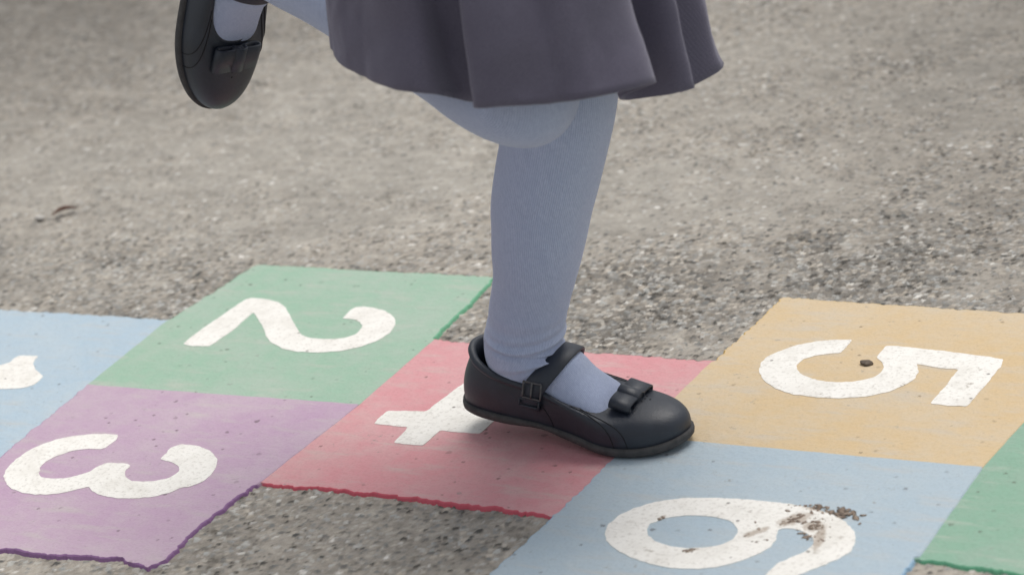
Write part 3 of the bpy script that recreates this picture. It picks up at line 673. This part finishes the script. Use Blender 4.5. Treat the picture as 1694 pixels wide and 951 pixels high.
# standing shoe: flat on the ball of the foot, heel lifted
SHX, SHY = OX-.162, -.012; PIV = .150; LIFT = R(8.5)
def stand(P):
    P = np.array(P, float).reshape(-1, 3); out = P.copy()
    t = np.clip((PIV+.012-P[:, 0])/.05, 0, 1); a = LIFT*t*t*(3-2*t)
    dx = P[:, 0]-PIV; out[:, 0] = PIV+dx*np.cos(a)+P[:, 2]*np.sin(a)*.9; out[:, 2] = -dx*np.sin(a)+P[:, 2]*np.cos(a)
    return out*np.array([1, 1, 1])+np.array([SHX, SHY, ZP+.0014])
# lifted shoe: toe hanging down, sole to the rear
FD = np.array([-.25, -.10, -.96]); FD /= np.linalg.norm(FD)
FN = np.array([.97, -.25, 0.]); FN -= FD*np.dot(FN, FD); FN /= np.linalg.norm(FN)
FL = np.cross(FN, FD)
ANK = np.array([OX-.2405, -.052, .4035])                     # the lifted ankle; .064 from the heel and .072 above the sole
def lifted(P):
    P = np.array(P, float).reshape(-1, 3)
    q = P-np.array([.064, 0, .072])
    return ANK+q[:, :1]*FD-q[:, 1:2]*FL+q[:, 2:]*FN         # mirrored: the other foot of the pair

# --- legs in tights: rings swept from toe to hip
def foot_rings(xf):
    out = []
    for cx, cz, tilt, a, b in ((.158, .0185, 0, .004, .010), (.154, .0190, 0, .0105, .0215), (.137, .0205, 4, .0150, .0285), (.119, .0240, 12, .0185, .0282), (.100, .0285, 26, .0240, .0270), (.084, .0350, 43, .0300, .0268), (.071, .0410, 56, .0345, .0275), (.0585, .0480, 70, .0350, .0300)):
        t = R(tilt); c = np.array([cx, 0, cz]); up = np.array([-math.sin(t)*-1*-1, 0, math.cos(t)])
        up = np.array([math.sin(t), 0, math.cos(t)])        # leans towards the toe as the ring turns into the ankle
        w_ = xf(np.array([c, c+up*.01, c+np.array([0, .01, 0])]))
        out.append((w_[0], (w_[1]-w_[0])/.01, (w_[2]-w_[0])/.01, a, b))
    return out
def leg_mesh(rings, n=64, sub=10, wrinkle=None):
    A = np.array([np.r_[c, u, l, a, b] for c, u, l, a, b in rings]); Q = crom(A, sub)
    V, UV = [], []; dist = np.r_[0, np.cumsum(np.linalg.norm(np.diff(Q[:, :3], axis=0), axis=1))]
    th = np.arange(n)*2*math.pi/n
    for i, q in enumerate(Q):
        c, u, l, a, b = q[:3], q[3:6], q[6:9], q[9], q[10]
        u = u/np.linalg.norm(u); l = l/np.linalg.norm(l)
        k = np.ones(n)
        if wrinkle is not None: k = k+wrinkle(c, th)
        P = c+np.outer(np.cos(th)*a*k, u)+np.outer(np.sin(th)*b*k, l); V.append(P); UV += [(t/(2*math.pi), dist[i]*4) for t in th]
    F = grid_faces(len(Q), n)+[tuple(range(n-1, -1, -1)), tuple((len(Q)-1)*n+k for k in range(n))]
    return np.concatenate(V), F, np.array(UV)
def vertical_ring(x, y, z, slope, D, depth=None):
    """A ring round the standing leg; slope = forward lean of the leg here (radians)."""
    return (np.array([OX+x, y, z]), np.array([math.cos(slope), 0, -math.sin(slope)]), np.array([0, 1., 0]), (depth or D)/2, D/2)
SY = -.0105
RS = foot_rings(stand)
for x, z, sl, D in ((-.1005, .0800, .20, .0640), (-.0960, .0930, .22, .0622), (-.0900, .1124, .24, .0622), (-.0820, .1336, .25, .0645), (-.0762, .1545, .25, .0704), (-.0704, .1751, .25, .0748), (-.0650, .1955, .26, .0786), (-.0558, .2207, .28, .0812), (-.0455, .2476, .26, .0825), (-.0370, .2730, .22, .0850), (-.0310, .3000, .14, .0880), (-.0285, .3300, .05, .0900), (-.0300, .3700, .0, .0960), (-.0330, .4300, -.05, .1100), (-.0360, .5000, -.05, .1220), (-.0370, .5450, 0, .1180)):
    RS.append(vertical_ring(x, SY, z, sl, D))
def wr_stand(c, th):
    z = c[2]; k = np.zeros_like(th)
    for zc, am, wd_, fr, ph in ((.0905, .085, .0026, .45, .2), (.0805, .065, .0024, -.25, .0), (.0990, .045, .0030, .6, .5), (.0720, .055, .0026, .35, -.2), (.1120, .025, .005, .5, .2), (.330, .02, .01, .1, 0)):
        zz = z-(zc+.006*np.sin(th*1.0+ph)*fr*2)
        k += am*(np.exp(-(zz/wd_)**2)-.8*np.exp(-((zz+wd_*1.7)/wd_)**2))*np.clip(.35+.65*np.cos(th+.75+ph), 0, 1)
    return k
VS, FS, US = leg_mesh(RS, 72, 12, wr_stand)
KN = np.array([OX-.020, -.100, .3260]); HIP = np.array([OX-.055, -.086, .545])
SH = KN-ANK; SHl = np.linalg.norm(SH); SHd = SH/SHl
RL = foot_rings(lifted)
lat0 = FL*-1 if np.dot(FL, [0, 1, 0]) < 0 else FL
def shin_ring(t, D, lift=0., turn=0.):
    c = ANK+SH*t; l = np.array([.18, 1, 0]); l -= SHd*np.dot(l, SHd); l /= np.linalg.norm(l)
    u = np.cross(l, SHd); u = u if u[0] > 0 or u[2] < 0 else -u
    if u[2] > 0: u = -u                                     # the front of the shin faces the ground
    return (c-u*lift, u, l, D/2, D/2)
sr = shin_ring(.1, .06)
if np.dot(RL[-1][2], sr[2]) < 0: RL = [(c, u, -l, a, b) for c, u, l, a, b in RL]
for t, D, lf in ((.10, .058, .0), (.25, .062, .002), (.42, .071, .004), (.60, .079, .004), (.76, .082, .002), (.88, .085, -.001)): RL.append(shin_ring(t, D, lf))
lk = sr[2]
for ang, dx, dz, a in ((35, .006, -.002, .0455), (60, .010, .006, .0470), (85, .006, .020, .0470)):     # round the bent knee
    t = R(ang); d = SHd*math.cos(t)+np.array([-.10, .05, 1])*math.sin(t); d /= np.linalg.norm(d)
    u = np.cross(lk, d); u /= np.linalg.norm(u); u = u if u[0] > 0 else -u
    RL.append((KN+np.array([dx-.004, 0, dz]), u, lk, a, .0445))
for t, D in ((.22, .092), (.45, .096), (.7, .106), (1., .114)):
    c = KN+(HIP-KN)*t+np.array([.010*(1-t), 0, 0]); RL.append((c, np.array([1., 0, .1]), np.array([.03, 1, 0]), D/2, D/2))
VL, FLs, UL = leg_mesh(RL, 72, 12)
# seat of the tights
pel = []
for z, a, b in ((.50, .060, .085), (.53, .084, .108), (.565, .090, .112), (.60, .086, .104), (.635, .080, .098)):
    pel.append((np.array([OX-.046, -.047, z]), np.array([1., 0, 0]), np.array([0, 1., 0]), a, b))
VP, FP, UP = leg_mesh(pel, 48, 5)
v, f = merge([(VS, FS), (VL, FLs), (VP, FP)])
put("tights", v, f, M["tights"], person, np.concatenate([US, UL, UP]))

# --- shoes
build_shoe(stand, person, "black bar shoe with a bow, standing on the red square with its heel raised")
build_shoe(lifted, person, "black shoe of the lifted foot, toe hanging down")

# --- skirt: full, pleated, swinging a little
WC = np.array([OX-.045, -.047, .620]); HC = np.array([OX-.030, -.040, .340])
PHI = [(-180, .146, .366), (-150, .146, .363), (-125, .149, .356), (-100, .152, .349), (-75, .150, .340), (-50, .148, .337), (-30, .143, .333), (-10, .134, .320), (15, .130, .302), (40, .128, .314), (70, .130, .340), (110, .140, .350), (145, .146, .360), (180, .146, .366)]
def build_skirt():
    n, m = 420, 56; V, UV = [], []
    ph = np.linspace(-180, 180, n, endpoint=False)
    A = np.array(PHI, float); rr_ = np.interp(ph, A[:, 0], A[:, 1]); hz = np.interp(ph, A[:, 0], A[:, 2])
    ker = np.hanning(41); ker /= ker.sum()
    cir = lambda q: np.convolve(np.r_[q[-20:], q, q[:20]], ker, 'valid')
    rr_, hz = cir(rr_), cir(hz)
    fold = np.zeros(n); warp = np.zeros(n)
    for c, dp, w0, w1, ex_ in FOLDS:                             # centre, depth, softness of either side
        d = (ph-c+180) % 360-180; fold += dp*np.exp(-np.abs(d/np.where(d < 0, w0, w1))**ex_)
        if dp > .04: w_ = np.where(d < 0, w0, w1); warp -= np.sign(d)*(.6 if c < -50 else .55)*w_*np.exp(-((np.abs(d)-1.2*w_)/(.5*w_))**2)
    for j in range(m):
        t = j/(m-1); e = t**.85
        r = .094+(rr_-.094)*e; r = r-fold*(t**.85)*.8-fold*.06
        cx = WC[0]+(HC[0]-WC[0])*t; cy = WC[1]+(HC[1]-WC[1])*t
        z = WC[2]+(hz-WC[2])*t+ .012*math.sin(math.pi*t)*0
        a = np.radians(ph+6*np.sin(np.radians(ph*2+20))*t*.3)
        und = (fbm(ph*.02+9, np.full(n, t*2.2), 1.6, 3, 90)-.5)*.014*t+(fbm(ph*.05+2*t, np.full(n, t*3.5)+ph*.01, 2.6, 3, 91)-.5)*.006*t
        z = z-fold*.30*t**2
        a = a+np.radians(warp)*t**.7
        V.append(np.stack([cx+(r+und)*np.cos(a)*1.02, cy+(r+und)*np.sin(a), z], 1)); UV += [(k/n, t*.3) for k in range(n)]
    # turned-up hem on the inside
    last = V[-1]; c = np.array([HC[0], HC[1], 0])
    inw = (c-last)*np.array([1, 1, 0]); inw /= np.linalg.norm(inw, axis=1)[:, None]
    V.append(last+inw*.0010+np.array([0, 0, -.0008])); V.append(last+inw*.0020+np.array([0, 0, .0006])); V.append(last+inw*.0024+np.array([0, 0, .0030]))
    UV += [(k/n, .31) for k in range(n)]*3
    V = np.concatenate(V); F = grid_faces(m+3, n)
    o = put("skirt", V, F, M["skirt"], person, np.array(UV))
    return o
FOLDS = [(-85, .050, 15, 11, 3.6), (-17, .070, 11, 16, 2.8), (10, .030, 4, 5, 3), (-118, .007, 8, 9, 2), (-56, .009, 11, 5, 2), (40, .022, 8, 8, 3), (70, .03, 9, 9, 4), (100, .03, 9, 9, 4), (130, .03, 8, 8, 4), (160, .025, 9, 9, 4), (-155, .02, 6, 6, 3)]
build_skirt()

# --- the rest of the child above the frame: one body, cardigan, hair
def skin_figure(name, J, E, mat, parent, root, sub=2):
    keys = list(J); me = pyd(name, [J[k][0] for k in keys], []); bm = bmesh.new(); bm.from_mesh(me); bm.verts.ensure_lookup_table()
    for a, b in E: bm.edges.new((bm.verts[keys.index(a)], bm.verts[keys.index(b)]))
    bm.to_mesh(me); bm.free()
    o = link(name, me, mat, parent); o.matrix_parent_inverse = Matrix.Translation(-person.location)
    sk = o.modifiers.new("skin", 'SKIN'); sk.use_smooth_shade = True
    for i, k in enumerate(keys):
        r = J[k][1]; r = r if isinstance(r, tuple) else (r, r)
        me.skin_vertices[0].data[i].radius = r; me.skin_vertices[0].data[i].use_root = (k == root)
    ss = o.modifiers.new("sub", 'SUBSURF'); ss.levels = sub; ss.render_levels = sub
    return o
px0, py0 = OX-.046, -.047
J = {'pel': ((px0, py0, .56), (.060, .075)), 'wai': ((px0+.008, py0, .66), (.058, .072)), 'che': ((px0+.022, py0, .78), (.060, .085)), 'nec': ((px0+.030, py0, .865), .030), 'hd0': ((px0+.040, py0, .925), (.062, .055)), 'hd1': ((px0+.044, py0, 1.00), (.078, .068)), 'hd2': ((px0+.040, py0, 1.065), (.052, .048)),
     'nose': ((px0+.128, py0, .962), .008)}
E_ = [('pel', 'wai'), ('wai', 'che'), ('che', 'nec'), ('nec', 'hd0'), ('hd0', 'hd1'), ('hd1', 'hd2'), ('hd1', 'nose')]
for s_, sd in (('l', 1), ('r', -1)):
    dx = .10 if sd > 0 else -.09                             # the arms swing against each other
    J['sh'+s_] = ((px0+.022, py0+sd*.115, .825), .032); J['el'+s_] = ((px0+.02+dx*.45, py0+sd*.165, .69), .025); J['wr'+s_] = ((px0+.06+dx*1.2, py0+sd*.17, .60), .018)
    J['pa'+s_] = ((px0+.075+dx*1.4, py0+sd*.165, .568), (.012, .020))
    E_ += [('che', 'sh'+s_), ('sh'+s_, 'el'+s_), ('el'+s_, 'wr'+s_), ('wr'+s_, 'pa'+s_)]
    b0 = Vector(J['pa'+s_][0])
    for q in range(4):
        o_ = Vector(((q-1.5)*.011, 0, 0)); ln = (.030, .036, .034, .027)[q]
        J[f'f{q}{s_}'] = (tuple(b0+o_+Vector((.008, -sd*.002, -.018))), .0068); J[f'g{q}{s_}'] = (tuple(b0+o_*1.2+Vector((.014, -sd*.008, -.018-ln*.6))), .0062); J[f'h{q}{s_}'] = (tuple(b0+o_*1.2+Vector((.012, -sd*.018, -.018-ln))), .0056)
        E_ += [('pa'+s_, f'f{q}{s_}'), (f'f{q}{s_}', f'g{q}{s_}'), (f'g{q}{s_}', f'h{q}{s_}')]
    J['t0'+s_] = (tuple(b0+Vector((.022, -sd*.012, .004))), .0075); J['t1'+s_] = (tuple(b0+Vector((.032, -sd*.018, -.016))), .0065)
    E_ += [('pa'+s_, 't0'+s_), ('t0'+s_, 't1'+s_)]
J['l0'] = ((OX-.036, SY, .48), .040); J['l1'] = ((OX-.030, SY, .31), .030); J['l2'] = ((OX-.066, SY, .19), .028); J['l3'] = ((OX-.100, SY, .085), .020); J['l4'] = ((OX-.082, SY, .045), .010)
J['r0'] = (tuple(HIP*.75+KN*.25), .040); J['r1'] = (tuple(KN), .030); J['r2'] = (tuple(ANK+SH*.5), .026); J['r3'] = (tuple(ANK), .020); J['r4'] = (tuple(ANK+FD*.018-FN*.02), .010)
for q in 'lr': E_ += [('pel', q+'0'), (q+'0', q+'1'), (q+'1', q+'2'), (q+'2', q+'3'), (q+'3', q+'4')]
skin_figure("body", J, E_, M["skin"], person, 'pel')
Jc = {k: (J[k][0], tuple(x+.010 for x in (J[k][1] if isinstance(J[k][1], tuple) else (J[k][1],)*2))) for k in ('wai', 'che', 'shl', 'ell', 'wrl', 'shr', 'elr', 'wrr')}
Jc['hem'] = ((px0, py0, .60), (.088, .098)); Jc['col'] = ((px0+.028, py0, .845), .045)
skin_figure("cardigan", Jc, [('hem', 'wai'), ('wai', 'che'), ('che', 'col'), ('che', 'shl'), ('shl', 'ell'), ('ell', 'wrl'), ('che', 'shr'), ('shr', 'elr'), ('elr', 'wrr')], M["knit"], person, 'hem')
Jh = {'a': ((px0+.030, py0, 1.045), (.075, .070)), 'b': ((px0-.020, py0, 1.00), (.066, .070)), 'c': ((px0-.040, py0, .94), (.045, .055)), 'd': ((px0-.085, py0, .96), .022), 'e': ((px0-.115, py0, .88), .030), 'f': ((px0-.120, py0, .79), .010)}
skin_figure("hair", Jh, [('a', 'b'), ('b', 'c'), ('b', 'd'), ('d', 'e'), ('e', 'f')], M["hair"], person, 'b')
for s_ in (-1, 1):
    v, f = lump((px0+.112, py0+s_*.028, .985), .0095, 1, (.6, 1, .9), 2); put("eye", v, f, M["eye"], person)
